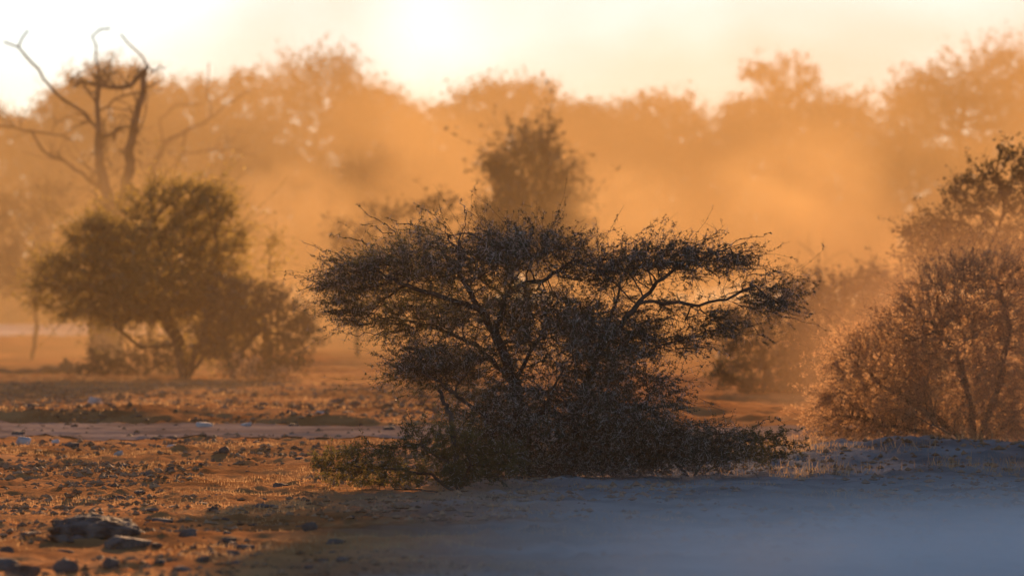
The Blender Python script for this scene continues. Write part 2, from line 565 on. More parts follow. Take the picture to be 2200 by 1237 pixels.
    if lp:
        C = np.concatenate(lp); C = C[C[:, 2] > 0.02]
        if bare:      # stretches of bare thorny twig between the leaf tufts
            g = (C / bare).round().astype(int)
            u, inv = np.unique(g, axis=0, return_inverse=True)
            C = C[(r.random(len(u)) > 0.25)[inv.ravel()]]
        V, f = leaves(C - b, leaf, r, aspect)
        obj('crown', mesh_np('crown', V, f, M[leaf_m]), root)
    if th:
        q = np.concatenate([a for a, _ in th]); qd = np.concatenate([a for _, a in th])
        n = len(q)
        o = norm(np.cross(qd, r.normal(size=(n, 3)))) + qd * 0.25
        L = thorn_len * (0.5 + r.random((n, 1)))
        w = norm(np.cross(o, r.normal(size=(n, 3)))) * 0.0019
        V = np.stack([q - w, q + w, q + o * L], 1).reshape(-1, 3) - b
        obj('thorns', mesh_np('thorns', V, np.arange(n * 3).reshape(n, 3), M['thorn']), root, kind='stuff')
    return root

# -- centre thorn bush
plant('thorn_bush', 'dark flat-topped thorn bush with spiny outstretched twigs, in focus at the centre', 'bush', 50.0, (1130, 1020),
      [[(1130, 1020), (1122, 930), (1105, 820), (1062, 715), (1030, 662, -.2), (960, 640, -.4), (860, 610, -.5)],
       [(1062, 715), (1085, 640, .1), (1110, 612, .1), (1165, 604, .2), (1230, 560, .3)],
       [(1030, 662, -.2), (985, 580, -.3), (990, 500, -.4)],
       [(1105, 820), (1020, 740, .4), (930, 700, .7), (830, 680, .9)],
       [(1105, 820), (1160, 720, .5), (1190, 640, .9), (1150, 560, 1.1)],
       [(1130, 1020), (1226, 1005, .1), (1238, 890, .1), (1292, 745, 0), (1370, 652, -.1), (1425, 596, -.2), (1500, 556, -.3), (1600, 520, -.3)],
       [(1370, 652, -.1), (1440, 648, -.2), (1505, 655, -.2), (1560, 640, -.3), (1620, 610, -.3)],
       [(1292, 745, 0), (1330, 640, .6), (1340, 560, .9)],
       [(1238, 890), (1330, 800, .5), (1430, 740, .7), (1520, 720, .8)],
       [(1122, 930), (1030, 880, -.5), (960, 830, -.6), (890, 790, -.7)],
       [(1238, 890), (1330, 880, -.4), (1400, 875, -.5)],
       [(1122, 930), (1180, 860, -.7), (1210, 780, -1.0)]],
      [(850, 585, 140, 48, .8, -.2), (765, 608, 75, 38, .8, .1), (1010, 560, 150, 58, .8, -.3), (1000, 512, 110, 26, .8), (1150, 548, 110, 36, .9, .1), (800, 675, 70, 32, .8),
       (1280, 580, 140, 46, .9, .2), (1450, 565, 140, 34, .8, -.1), (1600, 632, 85, 36, .8, -.2), (1480, 688, 80, 26, .8, .2), (1640, 655, 55, 24, .8),
       (1050, 655, 140, 60, .7, -.1), (1190, 680, 110, 60, .8, .4), (940, 690, 150, 48, .8, .4), (1300, 715, 100, 50, .8, .3), (1410, 745, 75, 28, .9, .3),
       (1170, 800, 170, 95, .6), (1230, 740, 130, 60, .7, -.3), (1010, 780, 150, 42, .8, -.2), (930, 800, 80, 30, .8, -.2), (1335, 855, 110, 65, .7, -.3), (1230, 920, 200, 58, .6, -.3), (1450, 935, 130, 40, .7, -.4), (1300, 970, 260, 34, .6, -.3), (1080, 975, 130, 34, .7, -.3),
       (1040, 930, 100, 50, .7, -.4), (1170, 890, 170, 70, .5, -.8), (1150, 960, 170, 44, .5, -.7), (1300, 900, 130, 60, .5, -.7)],
      seed=11, natt=10500, step=0.065, infl=0.55, kill=0.085, iters=90, bias=(0, 0, 0.02), tip=0.0032, power=2.2, twl=0.26, ntw=3,
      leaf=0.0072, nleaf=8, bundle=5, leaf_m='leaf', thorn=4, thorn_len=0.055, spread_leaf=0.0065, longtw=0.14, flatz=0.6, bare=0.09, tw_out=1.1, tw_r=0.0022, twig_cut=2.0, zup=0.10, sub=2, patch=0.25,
      sprays=[[(850, 500), (805, 468), (765, 438)], [(840, 505), (800, 485), (770, 480)], [(965, 510), (940, 470), (888, 436)], [(995, 500), (1000, 460), (988, 426)],
              [(900, 495), (860, 478), (828, 468)], [(760, 560), (715, 542), (645, 520)], [(790, 520), (745, 512), (705, 505)], [(720, 585), (690, 592), (658, 600)],
              [(730, 610), (700, 618), (650, 616)], [(740, 640), (700, 640), (665, 650)], [(760, 690), (720, 668), (690, 668)], [(820, 710), (770, 720), (735, 708)],
              [(1100, 520), (1115, 490), (1085, 475)], [(1170, 525), (1195, 505), (1180, 495)], [(1290, 540), (1340, 522), (1392, 512)], [(1400, 540), (1430, 515), (1425, 500)],
              [(1450, 545), (1510, 520), (1565, 498)], [(1520, 545), (1580, 520), (1658, 496)], [(1530, 560), (1590, 545), (1628, 522)], [(1540, 575), (1620, 578), (1722, 592)],
              [(1600, 590), (1640, 592), (1690, 588)], [(1620, 640), (1680, 660), (1750, 682)], [(1640, 660), (1690, 680), (1790, 705)], [(1560, 690), (1590, 705), (1655, 690)],
              [(1600, 690), (1630, 720), (1670, 735)], [(1480, 730), (1530, 745), (1570, 770)], [(900, 800), (860, 822), (840, 838)], [(930, 830), (880, 845), (850, 855)],
              [(880, 770), (845, 780), (820, 775)]])

# -- low shrubs round its foot
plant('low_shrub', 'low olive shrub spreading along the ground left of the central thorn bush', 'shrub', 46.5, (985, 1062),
      [[(985, 1062), (930, 1020), (850, 1005), (760, 1000), (700, 1005)], [(985, 1062), (960, 990), (900, 955), (830, 960)],
       [(985, 1062), (900, 1050), (800, 1055)], [(985, 1062), (1010, 1000), (1000, 940)]],
      [(760, 1005, 85, 38, .9), (860, 985, 120, 40, .8), (930, 950, 90, 32, .8), (960, 1020, 110, 38, .8), (810, 1045, 90, 28, .8), (1030, 990, 90, 50, .8), (900, 1020, 150, 34, .8), (720, 985, 50, 28, .8)],
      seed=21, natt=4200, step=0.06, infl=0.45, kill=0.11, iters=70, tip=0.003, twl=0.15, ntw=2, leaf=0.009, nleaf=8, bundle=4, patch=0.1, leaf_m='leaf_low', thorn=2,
      thorn_len=0.035, spread_leaf=0.010, tw_r=0.002, zup=0.25, sub=2)
plant('low_shrub', 'low green shrub hugging the bank at the right foot of the central thorn bush', 'shrub', 50.5, (1480, 1010),
      [[(1480, 1010), (1540, 965), (1620, 945), (1680, 935)], [(1480, 1010), (1430, 960), (1380, 930)], [(1480, 1010), (1570, 985), (1650, 975)]],
      [(1420, 960, 120, 40, .8), (1560, 960, 110, 32, .8), (1640, 950, 70, 28, .8), (1330, 975, 110, 28, .8), (1620, 985, 70, 16, .8)],
      seed=22, natt=2600, step=0.06, infl=0.45, kill=0.11, iters=70, tip=0.003, twl=0.15, ntw=2, leaf=0.009, nleaf=8, bundle=4, patch=0.1, leaf_m='leaf_low', thorn=2,
      thorn_len=0.035, spread_leaf=0.010, tw_r=0.002, zup=0.25, sub=2,
      sprays=[[(1640, 940), (1690, 925), (1735, 920)], [(1600, 930), (1650, 900), (1690, 905)], [(1660, 960), (1710, 955), (1745, 965)]])

# -- right-hand plants
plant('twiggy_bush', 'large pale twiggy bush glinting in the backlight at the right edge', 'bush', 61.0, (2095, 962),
      [[(2095, 962), (2085, 860), (2060, 760), (2000, 690)], [(2095, 962), (2150, 820), (2170, 690), (2140, 600)], [(2095, 962), (2000, 890), (1900, 830), (1840, 780)],
       [(2095, 962), (2220, 860), (2260, 740)], [(2095, 962), (1980, 930), (1860, 900), (1790, 890)], [(2095, 962), (2040, 930, -.6), (1960, 900, -1.0)]],
      [(2080, 690, 165, 125, .8), (1900, 790, 120, 90, .8), (2200, 760, 130, 190, .8), (1850, 880, 100, 55, .8), (2010, 870, 170, 75, .8), (2130, 610, 110, 65, .8), (1980, 730, 110, 70, .8), (2150, 900, 140, 50, .8), (1950, 900, 170, 45, .8), (2060, 800, 180, 90, .8), (1820, 920, 80, 30, .8)],
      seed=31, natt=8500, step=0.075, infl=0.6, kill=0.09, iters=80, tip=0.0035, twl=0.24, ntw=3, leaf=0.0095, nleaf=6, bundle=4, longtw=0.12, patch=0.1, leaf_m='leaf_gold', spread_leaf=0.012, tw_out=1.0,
      tw_r=0.0025, zup=0.25, sub=1,
      sprays=[[(1830, 870), (1790, 860), (1745, 850)], [(1830, 760), (1800, 735), (1785, 730)], [(1900, 690), (1880, 665), (1870, 660)], [(1960, 650), (1930, 640), (1900, 630)],
              [(1830, 820), (1800, 800), (1770, 795)]])
plant('dark_tree', 'dark spreading tree rising behind the pale twiggy bush at the right edge', 'tree', 82.0, (2160, 872),
      [[(2160, 872), (2150, 700), (2130, 560), (2080, 480), (2010, 470)], [(2130, 560), (2160, 440), (2140, 370)], [(2150, 650), (2210, 500), (2230, 400)]],
      [(2130, 430, 95, 70, .8), (2010, 490, 65, 42, .8), (2190, 390, 80, 70, .8), (2110, 530, 150, 55, .8), (1975, 545, 45, 26, .8), (2230, 520, 90, 110, .8), (2060, 450, 45, 25, .8), (2150, 345, 30, 28, .8)],
      seed=32, natt=3000, step=0.11, infl=0.9, kill=0.18, iters=70, tip=0.006, twl=0.33, ntw=3, leaf=0.028, nleaf=14, leaf_m='leaf_far', spread_leaf=0.03, tw_r=0.004, zup=0.1)
for i, (lab, base, ells, D) in enumerate([
    ('rounded brown shrub just right of the central bush, in the dust', (1640, 850), [(1640, 720, 95, 75), (1620, 790, 85, 50), (1700, 650, 60, 50)], 92),
    ('brown shrub between the rounded shrub and the twiggy right bush', (1790, 850), [(1800, 680, 105, 85), (1760, 630, 45, 45), (1850, 620, 50, 40), (1800, 780, 120, 55)], 96),
    ('tall brown shrub rising behind the left flank of the twiggy bush', (1930, 850), [(1920, 660, 85, 90), (1890, 600, 40, 35), (1930, 760, 100, 70)], 99)]):
    plant('brown_shrub', lab, 'shrub', D, base, [[base, (base[0] + 5, base[1] - 60), (base[0] - 15, base[1] - 130)]], ells + [(base[0], 810, 110, 40), (base[0] + 40, 740, 80, 60)], seed=40 + i, natt=2600, step=0.11, infl=0.9, kill=0.17,
          iters=60, tip=0.006, twl=0.3, ntw=3, leaf=0.03, nleaf=12, leaf_m='leaf_far', spread_leaf=0.03, tw_r=0.004, group='brown shrubs right of the central bush')

# -- left-hand trees
plant('bushy_tree', 'broad olive bushy tree with several stems on the left, out of focus', 'tree', 108.0, (400, 816),
      [[(400, 816), (385, 740), (360, 690), (280, 640), (180, 610)], [(400, 816), (430, 740), (460, 660), (470, 560)], [(385, 740), (300, 745), (250, 700, -.5)],
       [(360, 690), (370, 580), (330, 480)], [(400, 816), (440, 760), (520, 690), (560, 640)]],
      [(300, 530, 150, 85, .9), (400, 470, 110, 75, .9), (180, 600, 110, 70, .9), (440, 560, 90, 110, .9), (330, 620, 190, 60, .9), (430, 430, 70, 40, .8), (490, 500, 45, 60, .8), (120, 620, 60, 40, .8), (230, 500, 90, 40, .8), (580, 525, 20, 22, .8), (330, 430, 60, 30, .8), (290, 665, 150, 34, .9), (470, 680, 90, 60, .9), (430, 740, 60, 36, .9)],
      seed=51, natt=4600, step=0.12, infl=1.0, kill=0.17, iters=90, tip=0.008, power=2.2, twl=0.42, ntw=3, longtw=0.15, leaf=0.034, nleaf=13, leaf_m='leaf_mid', spread_leaf=0.035, tw_r=0.004,
      sprays=[[(480, 440), (480, 410), (470, 400)], [(560, 560), (580, 530), (600, 505)], [(120, 660), (60, 650), (20, 630)]])
plant('brown_shrub', 'rounded brown shrub leaning against the right side of the bushy tree', 'shrub', 106.0, (500, 812),
      [[(500, 812), (520, 750), (570, 700), (610, 680)], [(500, 812), (480, 740), (500, 680)], [(570, 720), (640, 730), (670, 760)]],
      [(540, 680, 95, 75, .9), (600, 700, 75, 60, .9), (640, 720, 45, 40, .8), (500, 640, 50, 45, .8), (560, 775, 95, 32, .8), (470, 730, 60, 50, .8)],
      seed=52, natt=2600, step=0.12, infl=1.0, kill=0.17, iters=60, tip=0.007, twl=0.33, ntw=3, leaf=0.03, nleaf=12, leaf_m='leaf_far', spread_leaf=0.03, tw_r=0.004)
plant('yellow_shrub', 'small yellow-green shrub at the foot of the brown shrub on the left', 'shrub', 103.0, (560, 825),
      [[(560, 825), (570, 800), (560, 780)]], [(545, 795, 45, 24, .9), (600, 805, 40, 20, .9)],
      seed=53, natt=260, step=0.1, infl=0.8, kill=0.18, iters=40, tip=0.006, twl=0.24, ntw=3, leaf=0.03, nleaf=10, leaf_m='leaf_gold', spread_leaf=0.03, tw_r=0.004)
plant('brown_shrub', 'low brown scrub under the bushy tree, beside the dead trunk', 'shrub', 112.0, (300, None),
      [[(300, 809), (280, 790), (240, 780)], [(300, 809), (340, 780), (370, 770)]], [(250, 780, 75, 30, .9), (345, 765, 70, 44, .9), (200, 800, 45, 14, .9)],
      seed=54, natt=1100, step=0.12, infl=0.9, kill=0.17, iters=50, tip=0.006, twl=0.28, ntw=3, leaf=0.03, nleaf=9, leaf_m='leaf_far', spread_leaf=0.03, tw_r=0.004)
plant('dead_tree', 'tall dead tree with bare crooked limbs against the sky at upper left', 'tree', 131.0, (228, 785),
      [[(232, 785), (222, 700), (225, 600), (235, 500), (232, 440), (215, 360), (212, 280), (208, 200), (215, 150), (205, 120), (210, 100), (200, 78), (215, 65), (238, 60)],
       [(212, 275), (185, 245), (140, 215), (105, 185), (70, 135), (40, 100), (10, 92)], [(40, 100), (45, 80), (62, 66)],
       [(215, 430), (180, 370), (130, 345), (90, 320), (65, 285), (30, 272), (-30, 270)], [(65, 285), (110, 288), (160, 305)],
       [(235, 470), (275, 390), (282, 300), (298, 230), (312, 165), (315, 140), (290, 105), (260, 75)], [(312, 150), (280, 185), (230, 188), (200, 180)],
       [(315, 140), (330, 150), (345, 140)], [(212, 240), (250, 215), (300, 200)], [(225, 600), (270, 560), (260, 500)], [(212, 300), (245, 290), (262, 275)],
       [(205, 190), (180, 175), (160, 190)]],
      [(222, 345, 40, 46, .9), (210, 180, 75, 30, .9), (300, 165, 44, 26, .9), (225, 470, 50, 60, .9), (110, 200, 26, 18, .9), (250, 290, 60, 40, .9), (300, 120, 22, 30, .9), (75, 290, 30, 16, .9)], bark='deadwood', seed=61, natt=620, step=0.2, infl=1.2, kill=0.3, tip=0.02, power=2.0, ntw=2, twl=0.5, leaf=0.04, nleaf=5, leaf_m='leaf_far',
      spread_leaf=0.05, tw_r=0.01, k=6, flare=(0.45, 6.0), grow=1.028, stubs=55)
plant('dead_tree', 'faint leaning dead tree with a long right-hand limb behind the crooked one', 'tree', 185.0, (330, 742),
      [[(330, 742), (325, 600), (330, 450), (330, 360), (355, 305), (400, 280), (450, 255), (490, 225), (535, 195)], [(400, 280), (395, 330), (340, 390)],
       [(355, 305), (345, 260), (380, 225), (430, 225)], [(450, 255), (446, 190), (447, 135)], [(395, 330), (440, 325), (490, 320)]],
      [], bark='deadwood', seed=62, step=0.25, tip=0.022, power=1.9, ntw=0, k=6, flare=(0.6, 6.0), grow=1.025, stubs=55)
plant('brown_shrub', 'ragged brown shrub at the left edge behind the bushy tree', 'shrub', 142.0, (70, 774),
      [[(70, 774), (80, 660), (100, 560), (110, 470)], [(80, 660), (30, 580), (0, 520)]],
      [(105, 430, 42, 45, .9), (30, 470, 60, 50, .9), (50, 570, 90, 60, .9), (140, 420, 25, 25, .9)],
      seed=63, natt=1200, step=0.16, infl=1.3, kill=0.3, iters=60, tip=0.009, twl=0.45, ntw=3, leaf=0.05, nleaf=10, leaf_m='leaf_far', spread_leaf=0.05, tw_r=0.006)

# -- trees in the dust behind
far = [
    ('broad', 'low broad tree cut by the left edge, left of the dead tree', 350, 20, [(-40, 300, 130, 60), (50, 330, 110, 70)]),
    ('broad', 'tree with a thin twiggy top directly behind the crooked dead tree', 335, 235, [(230, 260, 150, 80), (240, 185, 95, 38), (150, 230, 50, 40), (200, 365, 130, 75)]),
    ('broad', 'hazy tree behind the long limb of the leaning dead tree', 350, 440, [(440, 290, 130, 95), (350, 330, 90, 80), (400, 220, 70, 40), (520, 200, 60, 40)]),
    ('spiky', 'spiky-topped hazy tree rising above its neighbours left of centre', 320, 700, [(690, 260, 115, 90), (700, 170, 62, 48), (640, 200, 60, 40), (610, 320, 90, 80)]),
    ('broad', 'small rounded hazy tree right of the spiky-topped one', 352, 810, [(815, 290, 90, 80), (800, 225, 60, 30)]),
    ('broad', 'wide domed hazy tree with a flat crest above the central bush', 330, 1090, [(1080, 290, 180, 80), (1090, 215, 110, 32), (960, 300, 110, 75), (1220, 280, 110, 65), (1040, 385, 130, 65)]),
    ('broad', 'sloping hazy tree on the right shoulder of the domed tree', 355, 1290, [(1280, 310, 110, 75), (1340, 310, 80, 70)]),
    ('broad', 'small hazy tree left of the bright gap in the tree line', 310, 1440, [(1440, 310, 90, 70), (1420, 245, 70, 30), (1480, 280, 45, 40)]),
    ('broad', 'large hazy tree with a raised tuft right of the bright gap', 325, 1690, [(1690, 275, 140, 70), (1610, 265, 70, 45), (1665, 165, 55, 20), (1710, 155, 30, 25), (1700, 205, 60, 30), (1800, 260, 80, 50)]),
    ('spiky', 'tall hazy tree with a ragged crown at the upper right corner', 295, 2090, [(2070, 230, 150, 75), (2150, 165, 95, 45), (1980, 240, 70, 45), (2190, 260, 110, 90), (1950, 310, 100, 75)]),
]
for i, (kd, lab, D, bx, ells) in enumerate(far):
    s = D / 330
    b = (bx, None)
    by = HZ + CH * F / D
    tx = ells[0][0]; ty = ells[0][1]
    plant('hazy_tree', lab, 'tree', D, b, [[(bx, by), (bx + 6, by - 140), (tx - 10, ty + 60), (tx, ty)]], [(e[0], e[1], e[2], e[3], 0.9) for e in ells], seed=70 + i, natt=1700, step=0.4, infl=3.2, kill=0.52,
          iters=60, tip=0.025, power=2.3, twl=1.1 if kd == 'broad' else 1.7, ntw=3, leaf=0.13 if kd == 'broad' else 0.11, nleaf=11, leaf_m='leaf_far', spread_leaf=0.16, tw_r=0.014,
          zup=0.2 if kd == 'broad' else 0.5, group='hazy trees along the skyline', k=4)
under = [(60, 560), (240, 540), (420, 520), (600, 500), (780, 520), (940, 520), (1260, 500), (1420, 480), (1600, 470), (1780, 480), (1960, 480), (2130, 470)]
ulab = ['low at the left edge', 'behind the dead trunk', 'right of the dead trunks', 'below the spiky-topped tree', 'below the small rounded tree', 'left below the domed tree', 'right below the domed tree',
        'below the bright gap', 'in the thickest dust right of the gap', 'below the large tufted tree', 'between the tufted tree and the right corner tree', 'below the right corner tree']
for i, ((x, y), l) in enumerate(zip(under, ulab)):
    D = 368 + 6 * (i % 3)
    by = HZ + CH * F / D
    plant('hazy_thicket', 'dust-veiled thicket ' + l, 'thicket', D, (x, None), [[(x, by), (x, by - 60), (x + 10, y)]], [(x, y, 125, 110, .5), (x - 20, y - 110, 100, 60, .5), (x + 20, y + 90, 120, 50, .5)],
          seed=90 + i, natt=1700, step=0.45, infl=3.5, kill=0.5, iters=60, tip=0.025, twl=1.3, ntw=3, leaf=0.19, nleaf=11, leaf_m='leaf_far', spread_leaf=0.2, tw_r=0.014, group='thickets behind the dust', k=4)
plant('hazy_tree', 'dark hazy tree with a dense lower crown straight above the central bush', 'tree', 155.0, (1130, None),
      [[(1130, 762), (1135, 600), (1125, 480), (1130, 400)], [(1125, 480), (1180, 430), (1200, 390)], [(1125, 480), (1070, 420), (1050, 380)]],
      [(1130, 430, 70, 60, .9), (1080, 470, 50, 40, .9), (1190, 450, 55, 45, .9), (1150, 520, 110, 50, .9), (1110, 375, 60, 35, .9), (1150, 330, 50, 28, .9), (1190, 390, 45, 35, .9)], seed=110, natt=3200, step=0.2, infl=1.9, kill=0.27, iters=60, tip=0.014, twl=0.75, ntw=3, longtw=0.15,
      leaf=0.075, nleaf=11, leaf_m='leaf_far', spread_leaf=0.09, tw_r=0.009, zup=0.3, k=4)
plant('hazy_tree', 'domed hazy tree above the left half of the central bush', 'tree', 235.0, (850, None),
      [[(850, 720), (855, 560), (845, 420)]], [(850, 385, 130, 60, .9), (790, 440, 90, 60, .9), (920, 450, 100, 70, .9), (850, 540, 150, 70, .9)], seed=111, natt=1200, step=0.3, infl=2.3, kill=0.55, iters=60, tip=0.018,
      twl=0.8, ntw=3, leaf=0.10, nleaf=11, leaf_m='leaf_far', spread_leaf=0.11, tw_r=0.01, zup=0.1, k=4)
plant('brown_shrub', 'brown shrub half hidden behind the left crown of the central bush', 'shrub', 150.0, (770, None),
      [[(770, 766), (765, 640), (770, 520)]], [(760, 510, 60, 50, .9), (840, 470, 60, 45, .9), (780, 610, 80, 60, .9), (930, 440, 45, 35, .9), (880, 540, 80, 60, .9)], seed=112, natt=1000, step=0.2, infl=1.5, kill=0.35,
      iters=60, tip=0.012, twl=0.5, ntw=3, leaf=0.06, nleaf=10, leaf_m='leaf_far', spread_leaf=0.07, tw_r=0.007, k=4)
plant('bare_sapling', 'small bare tree faint in the dust right of the central bush', 'tree', 175.0, (1762, None),
      [[(1762, 748), (1758, 640), (1760, 580), (1740, 530), (1735, 500)], [(1760, 580), (1790, 550), (1800, 540), (1825, 540)], [(1740, 545), (1715, 520)], [(1760, 600), (1775, 560), (1770, 520)]], [],
      bark='deadwood', seed=113, step=0.2, tip=0.03, power=2.5, ntw=0)
# unseen acacia added outside the frame, crown shaped to shade the near ground
plant('added_shade_acacia', 'broad umbrella acacia added out of view to shade the near bank', 'tree', 77.0, (2620, None),
      [[(2620, 887), (2610, 500), (2580, 150), (2480, -120), (2250, -250)], [(2580, 150), (2750, -100), (2900, -260)], [(2580, 150), (2500, -120, -3), (2350, -260, -6)], [(2580, 150), (2550, -120, 3), (2350, -250, 6)]],
      [(1900, -300, 500, 55, 2.2), (2400, -330, 620, 70, 1.9), (2900, -300, 450, 60, 2.2), (1500, -310, 200, 36, 4.0), (2200, -310, 500, 60, 2.3), (1750, -300, 300, 20, 2.0, 11.0), (2030, -275, 230, 18, 2.4, 11.5), (1950, -150, 620, 55, 1.2, -9.0), (2300, -150, 450, 50, 1.4, -8.0)], seed=120, natt=8500, step=0.28, infl=2.4, kill=0.33, iters=90, tip=0.012, twl=0.42, ntw=3,
      leaf=0.17, nleaf=14, leaf_m='leaf_mid', spread_leaf=0.16, tw_r=0.006, k=5)

# ------------------------------------------------------------------ stones, wood, grass
def stone_mesh(name, seed, mat, sub=3, profile=False):
    bm = bmesh.new()
    bmesh.ops.create_icosphere(bm, subdivisions=sub, radius=1.0)
    off = Vector((seed * 3.7, seed * 1.3, seed * 2.1))
    r = random.Random(seed)
    planes = [(Vector((r.uniform(-1, 1), r.uniform(-1, 1), r.uniform(-.6, 1))).normalized(), r.uniform(.62, .9)) for _ in range(9)] + [(Vector((r.uniform(-.3, .3), r.uniform(-.3, .3), 1)).normalized(), r.uniform(.4, .6))]
    for v in bm.verts:
        p = v.co.copy()
        p *= 1 + 0.30 * mnoise.noise(p * 1.1 + off) + 0.16 * mnoise.noise(p * 2.7 + off)
        for n, dd in planes:
            e = p.dot(n) - dd
            if e > 0:
                p -= n * e * 0.85
        p *= 1 + 0.10 * mnoise.noise(p * 5 + off) + 0.05 * mnoise.noise(p * 12 + off)
        if profile:
            px = max(-1.0, min(1.0, p.x))
            p.z *= 0.30 + 0.9 * min(1.0, (px + 1) / 0.75) if px < 0.7 else 1.2 - 0.2 * (px - .7) / .3
            p *= 1 + 0.10 * mnoise.turbulence(p * 3.0 + off, 4, False)
        if p.z < -0.45:
            p.z = -0.45 + (p.z + .45) * 0.2
        v.co = p
    me = bpy.data.meshes.new(name)
    bm.to_mesh(me); bm.free()
    me.materials.append(mat)
    for pl in me.polygons:
        pl.use_smooth = True
    return me

def place_stone(px, py, w, h, label, mat, group, seed, name='stone', sub=3, cat='stone'):
    """px, py: middle of the foot in the photo; w, h in photo pixels"""
    D = CH * F / (py - HZ)
    p = at(px, py, D)
    for _ in range(3):   # walk the sight line to the relief
        z = float(ground_h(p[0], p[1])); D = (CH - z) * F / (py - HZ); p = at(px, py, D)
    me = stone_mesh(name, seed, mat, sub, name == 'boulder')
    o = obj(name, me)
    sx = w * D / F / 2; sz = h * D / F / 1.35
    o.scale = (sx, sx * 0.85, sz)
    o.rotation_euler = (0, 0, 0.5 * math.sin(seed * 5.1))
    o.location = (p[0], p[1] + sx * 0.5, float(ground_h(p[0], p[1] + sx * .5)) + 0.33 * sz)
    o['label'] = label; o['category'] = cat
    if group:
        o['group'] = group
    return o

place_stone(205, 1160, 240, 66, 'large flat weathered boulder on the grassy ground at lower left', M['rock'], None, 3, 'boulder', 5, 'boulder')
place_stone(275, 1172, 120, 40, 'low rough slab leaning on the front right of the large boulder', M['rock'], None, 8, 'rock_slab', 4, 'rock')
named = [(345, 1124, 50, 16, 'flat dark stone just right of the large boulder'), (403, 1146, 38, 22, 'rounded dark stone second to the right of the large boulder'),
         (14, 1180, 34, 24, 'dark stone at the left edge, level with the foot of the boulder'), (16, 1222, 60, 34, 'big dark stone in the bottom left corner, behind another'),
         (50, 1240, 80, 30, 'broad dark stone cut by the bottom edge at lower left'), (137, 1232, 58, 34, 'dark two-lobed stone near the bottom edge, second from the left corner'),
         (236, 1214, 40, 30, 'dark upright stone in the grass below the boulder'), (390, 1228, 44, 24, 'dark angular stone with pale top near the bottom edge'),
         (436, 1214, 32, 18, 'small dark stone touching the angular stone near the bottom edge'), (500, 1190, 34, 18, 'dark stone in the shadow streak right of the boulder'),
         (664, 1150, 34, 24, 'dark stone at the tip of the central bush shadow'), (720, 1160, 44, 20, 'dark stone inside the shadow of the low olive shrub'),
         (602, 1046, 40, 24, 'round dark stone left of the low olive shrub'), (500, 1158, 28, 14, 'small dark stone above the shadow streak right of the boulder'),
         (140, 1189, 36, 14, 'flat dark stone directly below the boulder'), (335, 1178, 26, 14, 'small dark stone at the right foot of the rough slab'),
         (366, 1018, 18, 13, 'small round dark stone standing alone on the sunlit flat'), (267, 1004, 26, 10, 'low dark stone on the sunlit flat, left of the round one'),
         (66, 1158, 46, 14, 'flat dark stone touching the left foot of the boulder'), (300, 1062, 30, 10, 'low dark clod behind the large boulder'), (470, 1233, 22, 14, 'small dark stone on the bottom edge right of the angular stone')]
for i, (x, y, w, h, l) in enumerate(named):
    place_stone(x, y, w, h, l, M['stone_dark'], 'dark stones on the left foreground', 20 + i)
pale = [(50, 955, 38, 24, 'pale stone by the near edge of the track at far left'), (205, 872, 34, 26, 'pale upright stone beyond the track below the bushy tree'), (372, 962, 34, 12, 'flat pale stone on the near verge of the track'),
        (14, 884, 50, 22, 'broad pale stone at the left edge beyond the track'), (528, 916, 26, 12, 'small pale stone on the far side of the track'), (118, 952, 20, 14, 'small pale stone right of the pale stone at far left'),
        (440, 895, 46, 18, 'low pale stone on the bank beyond the track'), (255, 975, 22, 14, 'small pale stone on the sunlit flat before the track'), (690, 890, 34, 16, 'pale stone on the bank left of the central bush'), (1650, 1166, 22, 12, 'lone pale stone in the blue shade at lower right')]
for i, (x, y, w, h, l) in enumerate(pale):
    place_stone(x, y, w, h, l, M['stone_pale'], 'pale stones', 60 + i)
base_s = [stone_mesh('clod', 100 + i, M['stone_dark'], 2) for i in range(6)]
rs = random.Random(5)
for i in range(90):
    y = rs.uniform(860, 1230); x = rs.uniform(0, 1000 if y < 1050 else 760)
    D = CH * F / (y - HZ); p = at(x, y, D); s = rs.uniform(0.018, 0.05) * (1.6 if D > 55 else 1)
    o = obj('clod', base_s[i % 6])
    o.scale = (s * rs.uniform(.9, 1.6), s, s * rs.uniform(.5, .9)); o.rotation_euler = (0, 0, rs.uniform(0, 6.3))
    o.location = (p[0], p[1], float(ground_h(p[0], p[1])) + 0.25 * s)
    o['label'] = 'small earth clod scattered on the sunlit flat'; o['category'] = 'clod'; o['group'] = 'small clods scattered on the flat'

